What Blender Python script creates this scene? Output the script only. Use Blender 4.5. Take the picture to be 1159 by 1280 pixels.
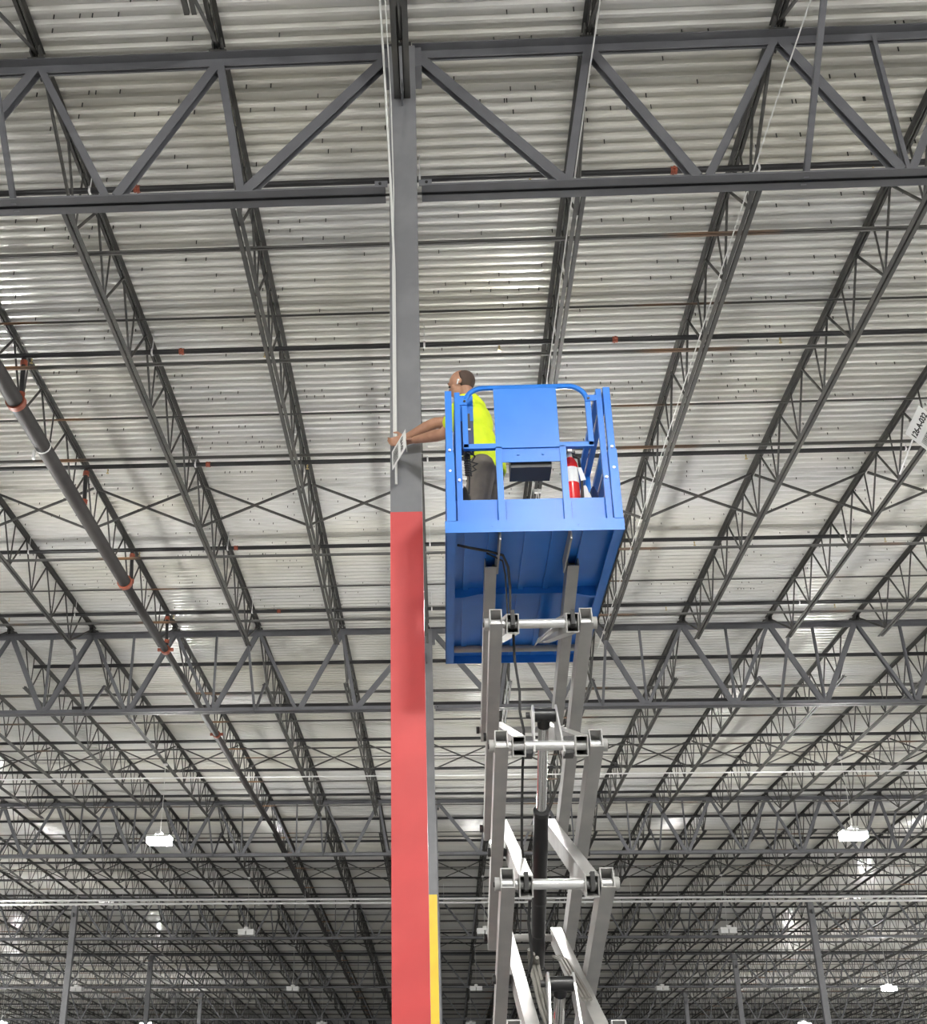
import bpy, bmesh, math, random
from mathutils import Vector, Matrix
random.seed(7)
for o in list(bpy.data.objects): bpy.data.objects.remove(o)
scn = bpy.context.scene
COL = scn.collection

# ------------------------------------------------------------------ camera
YAW, PITCH, ROLL = 0.0552, 0.465, 0.0039
F_PX, PX, PY = 1502.0, 467.93, 639.95
cam_d = bpy.data.cameras.new('camera')
cam_d.sensor_fit = 'AUTO'; cam_d.sensor_width = 36.0
cam_d.lens = F_PX / 1280 * 36.0
cam_d.shift_x = (579.5 - PX) / 1280; cam_d.shift_y = (PY - 640) / 1280
cam_d.clip_start = 0.05; cam_d.clip_end = 400
cam = bpy.data.objects.new('camera', cam_d); COL.objects.link(cam)
cam_loc = Vector((0.2178, 0, 1.6))
_f = Vector((-math.sin(YAW)*math.cos(PITCH), math.cos(YAW)*math.cos(PITCH), math.sin(PITCH)))
_r = Vector((math.cos(YAW), math.sin(YAW), 0)); _u = _r.cross(_f)
_r2 = _r*math.cos(ROLL) + _u*math.sin(ROLL); _u2 = -_r*math.sin(ROLL) + _u*math.cos(ROLL)
cam.matrix_world = Matrix(((_r2.x, _u2.x, -_f.x, cam_loc.x), (_r2.y, _u2.y, -_f.y, cam_loc.y),
                           (_r2.z, _u2.z, -_f.z, cam_loc.z), (0, 0, 0, 1)))
scn.camera = cam

# ------------------------------------------------------------------ world, exposure
wd = bpy.data.worlds.new('world'); scn.world = wd; wd.use_nodes = True
wd.node_tree.nodes['Background'].inputs[0].default_value = (0.95, 0.98, 1.0, 1)
wd.node_tree.nodes['Background'].inputs[1].default_value = 0.32
vs = scn.view_settings
vs.view_transform = 'Standard'; vs.look = 'None'; vs.gamma = 1.0; vs.use_curve_mapping = False
vs.exposure = 0.42
LAMP_EMIT = 400.0          # radiance of a lit high-bay lens

# ------------------------------------------------------------------ dimensions of the building
S = 1.84785; BAY = 16.0244; Y1 = 8.716
HT = 11.057               # girder top panel points
HB = 9.317                # girder bottom chord underside
ZD = 11.25                # underside of the deck ribs = top of the joists
ZJB = 10.33               # underside of the joist bottom chords
SLOPE = -0.04             # the roof falls past the third girder
YR = Y1 + 2*BAY
def drop(y): return SLOPE*(y-YR) if y > YR else 0.0
def girder_y(i): return Y1 + (i-1)*BAY       # i = 1 is the nearest girder

# ------------------------------------------------------------------ materials
def mat(name, col, rough=.5, metal=0., noise=0., nscale=8., col2=None, bump=0., bscale=60., spec=.5, lo=.4, hi=.7, det=4):
    m = bpy.data.materials.new(name); m.use_nodes = True
    nt = m.node_tree; b = nt.nodes['Principled BSDF']
    b.inputs['Base Color'].default_value = (*col, 1); b.inputs['Roughness'].default_value = rough
    b.inputs['Metallic'].default_value = metal; b.inputs['Specular IOR Level'].default_value = spec
    if col2 is not None or bump:
        tc = nt.nodes.new('ShaderNodeTexCoord')
    if col2 is not None:
        n = nt.nodes.new('ShaderNodeTexNoise'); n.inputs['Scale'].default_value = nscale; n.inputs['Detail'].default_value = det
        nt.links.new(tc.outputs['Object'], n.inputs['Vector'])
        r = nt.nodes.new('ShaderNodeValToRGB'); r.color_ramp.elements[0].position = lo; r.color_ramp.elements[1].position = hi
        r.color_ramp.elements[0].color = (*col, 1); r.color_ramp.elements[1].color = (*col2, 1)
        nt.links.new(n.outputs['Fac'], r.inputs['Fac']); nt.links.new(r.outputs['Color'], b.inputs['Base Color'])
    if bump:
        n2 = nt.nodes.new('ShaderNodeTexNoise'); n2.inputs['Scale'].default_value = bscale
        nt.links.new(tc.outputs['Object'], n2.inputs['Vector'])
        bp = nt.nodes.new('ShaderNodeBump'); bp.inputs['Strength'].default_value = bump; bp.inputs['Distance'].default_value = .01
        nt.links.new(n2.outputs['Fac'], bp.inputs['Height']); nt.links.new(bp.outputs['Normal'], b.inputs['Normal'])
    return m
def emis(name, col, s):
    m = bpy.data.materials.new(name); m.use_nodes = True
    b = m.node_tree.nodes['Principled BSDF']; b.inputs['Base Color'].default_value = (*col, 1)
    b.inputs['Emission Color'].default_value = (*col, 1); b.inputs['Emission Strength'].default_value = s
    return m
M = {}
M['girder'] = mat('girder_grey_paint', (.112, .114, .124), .5, 0, col2=(.135, .137, .148), nscale=3)
M['joist'] = mat('joist_grey_primer', (.055, .055, .053), .6, 0, col2=(.085, .080, .070), nscale=2.5)
M['column'] = mat('column_grey_paint', (.165, .167, .177), .5, 0, col2=(.195, .197, .206), nscale=4)
M['column_far'] = M['column']
M['red'] = mat('red_safety_paint', (.56, .046, .046), .42, 0, col2=(.60, .055, .053), nscale=3)
M['yellow'] = mat('yellow_safety_paint', (.80, .56, .03), .4, 0, col2=(.74, .50, .03), nscale=3)
M['screw'] = mat('dark_screw', (.03, .03, .03), .5, .5)
M['pipe'] = mat('black_sprinkler_pipe', (.022, .022, .024), .4, .1)
M['main'] = mat('charcoal_main_pipe', (.022, .019, .018), .65, 0, col2=(.030, .026, .024), nscale=3)
M['coupling'] = mat('red_oxide_coupling', (.33, .075, .035), .5, col2=(.22, .06, .035), nscale=30)
M['brass'] = mat('brass_head', (.5, .4, .2), .35, .7)
M['rod'] = mat('bridging_grey', (.105, .103, .098), .6, 0, col2=(.26, .13, .055), nscale=.45, lo=.56, hi=.70, det=2)
M['zinc'] = mat('galvanised_conduit', (.74, .74, .74), .35, .25)
M['white'] = mat('white_plastic', (.80, .80, .79), .45)
M['wire'] = mat('white_wire', (.70, .70, .68), .5)
M['blue'] = mat('blue_lift_paint', (.020, .175, .62), .34, 0, spec=.3, col2=(.025, .19, .66), nscale=5)
M['navy'] = mat('dark_blue_cover', (.012, .03, .11), .5)
M['arm'] = mat('light_grey_arm_paint', (.34, .338, .328), .45, 0, col2=(.40, .395, .375), nscale=6)
M['bright'] = mat('bare_bright_steel', (.60, .60, .60), .3, .55)
M['chrome'] = mat('chrome_rod', (.70, .70, .70), .12, 1.0)
M['black'] = mat('black_paint', (.012, .012, .013), .35)
M['rubber'] = mat('black_rubber', (.018, .018, .018), .6)
M['hose'] = mat('grey_hose_wrap', (.20, .19, .17), .7)
M['charcoal'] = mat('charcoal_plastic', (.035, .035, .035), .5)
M['xred'] = mat('extinguisher_red', (.70, .02, .02), .25)
M['paper'] = mat('white_label', (.82, .82, .80), .6)
M['rag'] = mat('white_rag', (.80, .78, .77), .9, bump=.4, bscale=25)
M['skin'] = mat('skin', (.36, .185, .115), .55, 0, col2=(.42, .225, .145), nscale=14)
M['hair'] = mat('cropped_hair', (.085, .055, .042), .8, 0, bump=.5, bscale=400)
M['vis'] = mat('hi_vis_yellow_knit', (.72, .88, .02), .75, 0, col2=(.60, .76, .02), nscale=9, bump=.25, bscale=40)
M['trouser'] = mat('grey_brown_work_trousers', (.165, .142, .116), .85, 0, col2=(.130, .112, .093), nscale=12, bump=.35, bscale=30)
M['boot'] = mat('dark_boot', (.03, .025, .02), .6)
M['eye'] = mat('dark_eye', (.02, .012, .01), .3)
M['lens'] = emis('lit_lamp_lens', (1.0, .985, .95), LAMP_EMIT)
M['uplight'] = emis('lit_lamp_top_diffuser', (1.0, .985, .95), LAMP_EMIT*.05)
M['lens_off'] = mat('unlit_lamp_lens', (.78, .78, .76), .3)
M['housing'] = mat('white_lamp_housing', (.80, .80, .78), .4)
M['concrete'] = mat('pale_concrete', (.24, .235, .228), .5, 0, col2=(.21, .206, .20), nscale=.6)
M['wall'] = mat('pale_wall', (.55, .55, .54), .7, 0, col2=(.50, .50, .49), nscale=.5)

def deck_material():
    m = bpy.data.materials.new('painted_steel_deck'); m.use_nodes = True
    nt = m.node_tree; b = nt.nodes['Principled BSDF']; L = nt.links.new
    g = nt.nodes.new('ShaderNodeNewGeometry')
    mp = nt.nodes.new('ShaderNodeMapping'); mp.inputs['Scale'].default_value = (.16, .5, .3); L(g.outputs['Position'], mp.inputs['Vector'])
    n1 = nt.nodes.new('ShaderNodeTexNoise'); n1.inputs['Scale'].default_value = 1.0; n1.inputs['Detail'].default_value = 3; L(mp.outputs['Vector'], n1.inputs['Vector'])
    r1 = nt.nodes.new('ShaderNodeValToRGB')
    r1.color_ramp.elements[0].position = .35; r1.color_ramp.elements[0].color = (.68, .68, .67, 1)
    r1.color_ramp.elements[1].position = .66; r1.color_ramp.elements[1].color = (.68, .665, .60, 1)
    L(n1.outputs['Fac'], r1.inputs['Fac'])
    # rust-brown leak stains here and there, drawn out along the ribs
    mp2 = nt.nodes.new('ShaderNodeMapping'); mp2.inputs['Scale'].default_value = (.55, 2.4, 1); L(g.outputs['Position'], mp2.inputs['Vector'])
    n2 = nt.nodes.new('ShaderNodeTexNoise'); n2.inputs['Scale'].default_value = 1.0; n2.inputs['Detail'].default_value = 5; L(mp2.outputs['Vector'], n2.inputs['Vector'])
    r2 = nt.nodes.new('ShaderNodeValToRGB'); r2.color_ramp.elements[0].position = .74; r2.color_ramp.elements[1].position = .82
    r2.color_ramp.elements[0].color = (0, 0, 0, 1); r2.color_ramp.elements[1].color = (.8, .8, .8, 1)
    L(n2.outputs['Fac'], r2.inputs['Fac'])
    mx = nt.nodes.new('ShaderNodeMixRGB'); mx.inputs['Color2'].default_value = (.26, .18, .07, 1)
    L(r2.outputs['Color'], mx.inputs['Fac']); L(r1.outputs['Color'], mx.inputs['Color1']); L(mx.outputs['Color'], b.inputs['Base Color'])
    b.inputs['Roughness'].default_value = .42; b.inputs['Metallic'].default_value = .10
    b.inputs['Coat Weight'].default_value = .6; b.inputs['Coat Roughness'].default_value = .12
    return m
M['deck'] = deck_material()

# ------------------------------------------------------------------ mesh helpers
class MB:
    def __init__(s): s.v = []; s.f = []; s.sm = False
    def add(s, vs, fs):
        n = len(s.v); s.v += [tuple(v) for v in vs]; s.f += [tuple(i+n for i in f) for f in fs]; return s
    def box(s, x0, x1, y0, y1, z0, z1):
        return s.add([(x0,y0,z0),(x1,y0,z0),(x1,y1,z0),(x0,y1,z0),(x0,y0,z1),(x1,y0,z1),(x1,y1,z1),(x0,y1,z1)],
                     [(3,2,1,0),(4,5,6,7),(0,1,5,4),(1,2,6,5),(2,3,7,6),(3,0,4,7)])
    def _frame(s, p, q, up):
        p = Vector(p); q = Vector(q); d = (q-p).normalized(); up = Vector(up)
        if abs(d.dot(up)) > .98: up = Vector((1,0,0)) if abs(d.x) < .9 else Vector((0,1,0))
        a = d.cross(up).normalized(); b = a.cross(d).normalized(); return p, q, d, a, b
    def prof(s, p, q, pts, up=(0,0,1), cap=True):
        # extrude a closed 2-D profile (side, up) from p to q
        p, q, d, a, b = s._frame(p, q, up); n = len(pts)
        vs = [p+a*x+b*y for x, y in pts] + [q+a*x+b*y for x, y in pts]
        fs = [(i, (i+1) % n, n+(i+1) % n, n+i) for i in range(n)]
        if cap: fs += [tuple(range(n))[::-1], tuple(range(n, 2*n))]
        return s.add(vs, fs)
    def bar(s, p, q, w, h, up=(0,0,1)):
        w /= 2; h /= 2; return s.prof(p, q, [(-w,-h),(w,-h),(w,h),(-w,h)], up)
    def tube(s, p, q, r, n=8, r2=None, cap=True):
        p, q, d, a, b = s._frame(p, q, (0,0,1)); r2 = r if r2 is None else r2
        cs = [(math.cos(2*math.pi*i/n), math.sin(2*math.pi*i/n)) for i in range(n)]
        vs = [p+a*(c*r)+b*(t*r) for c, t in cs] + [q+a*(c*r2)+b*(t*r2) for c, t in cs]
        fs = [(i, (i+1) % n, n+(i+1) % n, n+i) for i in range(n)]
        if cap: fs += [tuple(range(n))[::-1], tuple(range(n, 2*n))]
        s.sm = True; return s.add(vs, fs)
    def path(s, pts, r, n=6):
        pts = [Vector(p) for p in pts]; rings = []; prev = None
        for i, p in enumerate(pts):
            d = (pts[min(i+1, len(pts)-1)]-pts[max(i-1, 0)]).normalized()
            if prev is None:
                up = Vector((0,0,1)) if abs(d.z) < .9 else Vector((1,0,0)); a = d.cross(up).normalized()
            else: a = (prev-d*prev.dot(d)).normalized()
            prev = a; b = d.cross(a); rr = r[i] if isinstance(r, (list, tuple)) else r
            rings.append([p+a*(math.cos(2*math.pi*k/n)*rr)+b*(math.sin(2*math.pi*k/n)*rr) for k in range(n)])
        vs = [v for R in rings for v in R]; fs = []
        for i in range(len(pts)-1):
            fs += [(i*n+k, i*n+(k+1) % n, (i+1)*n+(k+1) % n, (i+1)*n+k) for k in range(n)]
        fs += [tuple(range(n))[::-1], tuple(range((len(pts)-1)*n, len(pts)*n))]
        s.sm = True; return s.add(vs, fs)
    def lathe(s, c, prof, n=16, axis='z'):
        c = Vector(c); vs = []
        for r, h in prof:
            for k in range(n):
                t = 2*math.pi*k/n; x, y = r*math.cos(t), r*math.sin(t)
                vs.append(c+Vector((x, y, h)) if axis == 'z' else c+(Vector((h, x, y)) if axis == 'x' else Vector((x, h, y))))
        fs = []
        for i in range(len(prof)-1):
            fs += [(i*n+k, i*n+(k+1) % n, (i+1)*n+(k+1) % n, (i+1)*n+k) for k in range(n)]
        fs += [tuple(range(n))[::-1], tuple(range((len(prof)-1)*n, len(prof)*n))]
        s.sm = True; return s.add(vs, fs)
    def ell(s, c, rx, ry, rz, n=16, m=10):
        c = Vector(c); vs = [c+Vector((0,0,-rz))]; 
        for j in range(1, m):
            t = math.pi*j/m
            for k in range(n):
                p = 2*math.pi*k/n; vs.append(c+Vector((rx*math.sin(t)*math.cos(p), ry*math.sin(t)*math.sin(p), -rz*math.cos(t))))
        vs.append(c+Vector((0,0,rz))); fs = [(0, 1+(k+1) % n, 1+k) for k in range(n)]
        for j in range(m-2):
            fs += [(1+j*n+k, 1+j*n+(k+1) % n, 1+(j+1)*n+(k+1) % n, 1+(j+1)*n+k) for k in range(n)]
        fs += [(len(vs)-1, 1+(m-2)*n+k, 1+(m-2)*n+(k+1) % n) for k in range(n)]
        s.sm = True; return s.add(vs, fs)
    def rtube(s, p, q, w, h, t, up=(0,0,1)):
        # hollow rectangular tube, open at both ends
        p, q, d, a, b = s._frame(p, q, up); o = [(-w/2,-h/2),(w/2,-h/2),(w/2,h/2),(-w/2,h/2)]
        i_ = [(x-math.copysign(t, x), y-math.copysign(t, y)) for x, y in o]
        vs = []
        for base in (p, q):
            vs += [base+a*x+b*y for x, y in o] + [base+a*x+b*y for x, y in i_]
        fs = []
        for k in range(4):
            k2 = (k+1) % 4
            fs += [(k, k2, 8+k2, 8+k), (4+k2, 4+k, 12+k, 12+k2), (k2, k, 4+k, 4+k2), (8+k, 8+k2, 12+k2, 12+k)]
        return s.add(vs, fs)
    def mesh(s, name, m):
        me = bpy.data.meshes.new(name); me.from_pydata(s.v, [], s.f); me.update()
        bm = bmesh.new(); bm.from_mesh(me); bmesh.ops.recalc_face_normals(bm, faces=bm.faces[:])
        if s.sm:
            for f in bm.faces: f.smooth = len(f.verts) <= 4
            for e in bm.edges:
                if len(e.link_faces) == 2 and e.calc_face_angle(0) > .7: e.smooth = False
        bm.to_mesh(me); bm.free(); me.materials.append(m); return me
def inst(name, me, parent=None, loc=(0,0,0), rot=None, mtx=None):
    o = bpy.data.objects.new(name, me); COL.objects.link(o)
    if parent is not None: o.parent = parent
    o.location = loc
    if rot: o.rotation_euler = rot
    return o
def part(name, mb, m, parent, loc=(0,0,0), label=None):
    o = inst(name, mb.mesh(name, m), parent, loc)
    if label: o['label'] = label
    return o
def tag(o, label, cat, group=None):
    o['label'] = label; o['category'] = cat
    if group: o['group'] = group
    return o
def thing(name, label, cat, loc=(0,0,0), group=None, rot=None):
    o = bpy.data.objects.new(name, None); COL.objects.link(o); o.location = loc; o.empty_display_size = .1
    if rot: o.rotation_euler = rot
    return tag(o, label, cat, group)
def struct(o): o['kind'] = 'structure'; return o
ORD = ['zeroth','first','second','third','fourth','fifth','sixth','seventh','eighth','ninth','tenth','eleventh','twelfth','thirteenth','fourteenth','fifteenth','sixteenth',
       'seventeenth','eighteenth','nineteenth','twentieth','twenty-first','twenty-second','twenty-third','twenty-fourth','twenty-fifth','twenty-sixth','twenty-seventh','twenty-eighth','twenty-ninth','thirtieth']
ORD += ['thirty-'+ORD[i] for i in range(1, 10)] + ['fortieth'] + ['forty-'+ORD[i] for i in range(1, 10)]
def bay_name(i): return 'bay above the viewer' if i == 0 else ORD[i] + ' bay past nearest girder'
def k_name(k):
    if k == 0: return 'on the red column line'
    return ('%s %s of the red column line' % (ORD[abs(k)], 'left' if k < 0 else 'right'))
def krange(y): return (-int(4.0+.262*y), int(4.5+.292*y))    # joists the photograph can see in a bay that ends at y

# ------------------------------------------------------------------ floor, far wall, ceiling
struct(part('floor', MB().box(-75, 75, -104, 124, -.2, 0), M['concrete'], None))
struct(part('wall_far', MB().box(-75, 75, 123, 123.3, 0, 9), M['wall'], None))
ceiling = bpy.data.objects.new('ceiling', None); COL.objects.link(ceiling); ceiling['kind'] = 'structure'
RIB = .165; NR = 6; SHEET = RIB*NR
def deck_mesh(x0, x1):
    pr = []
    for i in range(NR):
        y = i*RIB; pr += [(y, .052), (y+.094, .052), (y+.108, 0), (y+.151, 0)]
    pr.append((NR*RIB, .052))
    n = len(pr); vs = [(x0, y, z) for y, z in pr]+[(x1, y, z) for y, z in pr]
    vs += [(x0, y, z+.006) for y, z in pr]+[(x1, y, z+.006) for y, z in pr]
    fs = [(i, i+1, n+i+1, n+i) for i in range(n-1)] + [(2*n+i+1, 2*n+i, 3*n+i, 3*n+i+1) for i in range(n-1)]
    mb = MB(); mb.add(vs, fs); me = bpy.data.meshes.new('deck_sheet'); me.from_pydata(vs, [], fs); me.update(); me.materials.append(M['deck']); return me
dm = {}
y = -99.4
while y < 122.5:
    w = 24 if y < 25 else (38 if y < 58 else 62)
    if w not in dm: dm[w] = deck_mesh(-w, w)
    sl = SLOPE if y >= YR-.1 else 0
    inst('deck_sheet', dm[w], ceiling, (0, y, ZD+drop(y)), (math.atan(sl), 0, 0))
    y += SHEET
mb = MB(); rs = random.Random(3)
for i in range(900):                       # fastener tips that come through the deck
    yy = rs.uniform(6, 24); xx = rs.uniform(-8, 9)
    yy = -99.4 + (math.floor((yy+99.4)/RIB)+.28)*RIB
    for dx in ((0,) if rs.random() < .5 else (0, .26)):
        mb.box(xx+dx-.005, xx+dx+.005, yy-.005, yy+.005, ZD-.004, ZD+.056)
sc_ = part('deck_screws', mb, M['screw'], ceiling); sc_['kind'] = 'stuff'

# ------------------------------------------------------------------ open-web joists
JD = ZD - ZJB
NODE0, NP, P = 1.62, 11, 1.278
def angle_pair(mb, y0, y1, z, leg, gap, t, up):
    # two back-to-back angles along y; up = +1: horizontal legs at the bottom (bottom chord), -1: at the top
    for sx in (-1, 1):
        a = gap/2*sx; b = (gap/2+leg)*sx; c = (gap/2+t)*sx
        if up > 0:
            mb.box(min(a,b), max(a,b), y0, y1, z, z+t); mb.box(min(a,c), max(a,c), y0, y1, z, z+leg)
        else:
            mb.box(min(a,b), max(a,b), y0, y1, z-t, z); mb.box(min(a,c), max(a,c), y0, y1, z-leg, z)
    return mb
jm_top = angle_pair(MB(), .06, BAY-.06, -.002, .052, .024, .008, -1).mesh('top_chord', M['joist'])
jm_bot = angle_pair(MB(), 1.25, BAY-1.25, -JD, .046, .022, .008, 1).mesh('bottom_chord', M['joist'])
jm_seat = MB().box(-.09, .09, .012, .13, -.012, 0).box(-.05, -.035, .012, .20, 0, .09).box(.035, .05, .012, .20, 0, .09).mesh('bearing_seat', M['joist'])
zt, zb = -.055, -JD+.045
jm_vert = MB().tube((0,0,zb), (0,0,zt), .0125, 6).mesh('web_bar', M['joist'])
jm_da = MB().tube((0,0,zb), (0,P/2,zt), .018, 6).mesh('web_bar', M['joist'])
jm_db = MB().tube((0,0,zb), (0,-P/2,zt), .015, 6).mesh('web_bar', M['joist'])
jm_ea = MB().tube((0,0,zb), (0,-(NODE0-.12),zt), .020, 6).mesh('end_web_bar', M['joist'])
jm_eb = MB().tube((0,0,zb), (0,NODE0-.12,zt), .020, 6).mesh('end_web_bar', M['joist'])
mb = MB()
for i in range(NP):
    yn = NODE0+i*P
    mb.tube((0,yn,zb), (0,yn,zt), .013, 4, cap=False); mb.tube((0,yn,zb), (0,yn+P/2,zt), .018, 4, cap=False); mb.tube((0,yn,zb), (0,yn-P/2,zt), .016, 4, cap=False)
mb.tube((0,NODE0,zb), (0,.12,zt), .02, 4, cap=False).tube((0,NODE0+(NP-1)*P,zb), (0,BAY-.12,zt), .02, 4, cap=False)
jm_web = mb.mesh('web', M['joist'])
def joist(bay, k):
    y0 = girder_y(bay); sl = SLOPE if bay >= 3 else 0
    t = thing('open_web_joist', 'grey open-web joist, %s, %s' % (k_name(k), bay_name(bay)), 'joist', (k*S, y0, ZD+drop(y0)),
              'roof joists', (math.atan(sl), 0, 0))
    inst('top_chord', jm_top, t); inst('bottom_chord', jm_bot, t)
    if bay <= 2:
        inst('bearing_seat', jm_seat, t, (0,0,-.115)); inst('bearing_seat', jm_seat, t, (0,BAY,-.115), (0,0,math.pi))
        for i in range(NP):
            yn = NODE0+i*P
            inst('web_bar', jm_vert, t, (0,yn,0)); inst('web_bar', jm_da, t, (0,yn,0)); inst('web_bar', jm_db, t, (0,yn,0))
        inst('web_bar', jm_ea, t, (0,NODE0,0)); inst('web_bar', jm_eb, t, (0,NODE0+(NP-1)*P,0))
    else: inst('web', jm_web, t)
    return t
for bay in range(0, 8):
    k0, k1 = krange(girder_y(bay+1)) if bay else (-3, 4)
    for k in range(k0, k1+1): joist(bay, k)

# ------------------------------------------------------------------ lattice girders (one thing per span of nine panels)
GD = HT-HB
def dbl(mb, y, a, b, leg, gap, t, z, up):
    for sy in (-1, 1):
        p = gap/2*sy; q = (gap/2+leg)*sy; c = (gap/2+t)*sy
        if up > 0: mb.box(a, b, y+min(p,q), y+max(p,q), z, z+t); mb.box(a, b, y+min(p,c), y+max(p,c), z, z+leg)
        else: mb.box(a, b, y+min(p,q), y+max(p,q), z-t, z); mb.box(a, b, y+min(p,c), y+max(p,c), z-leg, z)
    return mb
W9 = 9*S
gm_top = dbl(MB(), 0, .10, W9-.10, .105, .024, .012, HT+.075, -1).mesh('top_chord', M['girder'])
gm_bot = dbl(MB(), 0, .17, W9-.17, .100, .030, .012, HB-.02, 1).mesh('bottom_chord', M['girder'])
def gdiag(x0, z0, x1, z1, w):
    mb = MB()
    # a pair of angles: a flat leg towards the viewer and a shelf leg
    d = Vector((x1-x0, 0, z1-z0)).normalized(); n = Vector((-d.z, 0, d.x))
    p, q = Vector((x0,0,z0)), Vector((x1,0,z1))
    mb.prof(p, q, [(-.045,-w/2),(-.036,-w/2),(-.036,w/2-.008),(.036,w/2-.008),(.036,-w/2),(.045,-w/2),(.045,w/2),(-.045,w/2)], up=n if n.z > 0 else -n)
    return mb
zt2, zb2 = HT+.01, HB+.05
members = [('diagonal', .13, zt2, .81*S, zb2, .105), ('vertical', S-.01, zt2, .83*S, zb2, .075), ('diagonal', S, zt2, 1.5*S-.05, zb2, .095), ('diagonal', 1.5*S+.05, zb2, 2*S-.03, zt2, .07)]
for j in range(2, 7):
    a = ('diagonal', j*S+.03, zt2, (j+.5)*S-.05, zb2, .10 if j < 5 else .07); b = ('diagonal', (j+.5)*S+.05, zb2, (j+1)*S-.03, zt2, .07 if j < 4 else .10)
    members += [a, b, ('strut', (j+.5)*S, zt2, (j+.5)*S+.012, zb2, .04)]
members += [('diagonal', W9-.13, zt2, W9-.81*S, zb2, .105), ('vertical', W9-S+.01, zt2, W9-.83*S, zb2, .075), ('diagonal', W9-S, zt2, W9-1.5*S+.05, zb2, .095), ('diagonal', W9-1.5*S-.05, zb2, W9-2*S+.03, zt2, .07)]
gmm = [(n, gdiag(a, b, c, d, w).mesh(n, M['girder'])) for n, a, b, c, d, w in members]
mb = MB()
for n, a, b, c, d, w in members: mb.bar((a,0,b), (c,0,d), .07, w*.8)
gm_web = mb.mesh('web', M['girder'])
gm_clip = MB().box(-.06, .06, -.006, .006, -.035, .035).mesh('clip_plate', M['girder'])
gm_bolt = MB().tube((0,-.012,0), (0,.0,0), .014, 8).mesh('bolt', M['screw'])
gm_brace_a = MB().bar((0,-.03,HB-.01), (0,-1.28,ZJB+.02), .05, .05).mesh('knee_brace', M['girder'])
gm_brace_b = MB().bar((0,.03,HB-.01), (0,1.28,ZJB+.02), .05, .05).mesh('knee_brace', M['girder'])
def span_name(s):
    n = {0: 'directly right of the red column line', -1: 'directly left of the red column line', 1: 'second span to the right', -2: 'second span to the left', 2: 'third span to the right', -3: 'third span to the left'}
    return n[s]
for g in range(1, 9):
    yg = girder_y(g); spans = (-1, 0) if g <= 3 else ((-2,-1,0,1) if g <= 6 else (-3,-2,-1,0,1,2))
    for s in spans:
        t = thing('lattice_girder', 'grey lattice girder, %s girder line, %s' % (ORD[g], span_name(s)), 'girder', (s*W9, yg, drop(yg)), 'lattice girders')
        inst('top_chord', gm_top, t); inst('bottom_chord', gm_bot, t)
        if g <= 3:
            for n, me in gmm: inst(n, me, t)
            for xx in (.205, W9-.205):
                c = inst('clip_plate', gm_clip, t, (xx, -.125, HB+.0)); inst('bolt', gm_bolt, c, (.01 if xx < 1 else -.01, -.006, 0))
        else: inst('web', gm_web, t)
        if g <= 5:
            for j in range(0 if s >= 0 else 1, 10 if s < 0 else 9):
                kk = s*9+j
                if kk % 2 == 0 and kk != 0:
                    inst('knee_brace', gm_brace_a, t, (j*S,0,0)); inst('knee_brace', gm_brace_b, t, (j*S,0,0))

# ------------------------------------------------------------------ columns
CW = .127
def column(k, g, label, red_top=None, band=None):
    yg = girder_y(g); top = HT+.03+drop(yg)
    t = thing('steel_column', label, 'column', (k*S, yg, 0), 'building columns')
    if band:
        zb_, m = band
        part('shaft', MB().box(-CW, CW, -CW, CW, zb_, top), M['column'], t)
        part('painted_shaft', MB().box(-CW-.001, CW+.001, -CW-.001, CW+.001, 0, zb_), M[m], t, label='shaft painted %s up to a straight line' % m)
    else: part('shaft', MB().box(-CW, CW, -CW, CW, 0, top), M['column'], t)
    part('cap_plate', MB().box(-.19, .19, -.10, .19, top-.26, top), M['girder'], t)
    part('stabiliser_plate', MB().box(-.008, .008, -CW-.16, -CW, ZJB-.05+drop(yg), ZJB+.14+drop(yg)).box(-.008, .008, CW, CW+.16, ZJB-.05+drop(yg), ZJB+.14+drop(yg)), M['girder'], t)
    part('base_plate', MB().box(-.22, .22, -.22, .22, 0, .02), M['column'], t)
    return t
main_col = column(0, 1, 'nearest grey steel column, lower part painted red, beside the lift platform', band=(5.91, 'red'))
# bottom chord extension of the joist on the column line that ties into the column face
j0 = [o for o in bpy.data.objects if o.get('category') == 'joist' and o['label'].startswith('grey open-web joist, on the red') and 'above' in o['label']][0]
part('chord_extension', angle_pair(MB(), BAY-1.3, BAY-CW-.02, -JD+.03, .064, .03, .01, 1), M['joist'], j0)
column(0, 2, 'column half hidden behind the red one, grey above and yellow below', band=(5.49, 'yellow'))
column(0, 3, 'grey column behind the yellow one on the third girder line')
for g in range(4, 9):
    for k in ((-9, 0, 9) if g < 7 else (-18, -9, 0, 9, 18)):
        side = 'on the red column line' if k == 0 else ('%s of the red column line' % ('left' if k < 0 else 'right') if abs(k) == 9 else 'far %s side' % ('left' if k < 0 else 'right'))
        column(k, g, 'distant dark grey column at the %s girder line, %s' % (ORD[g], side))

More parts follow.
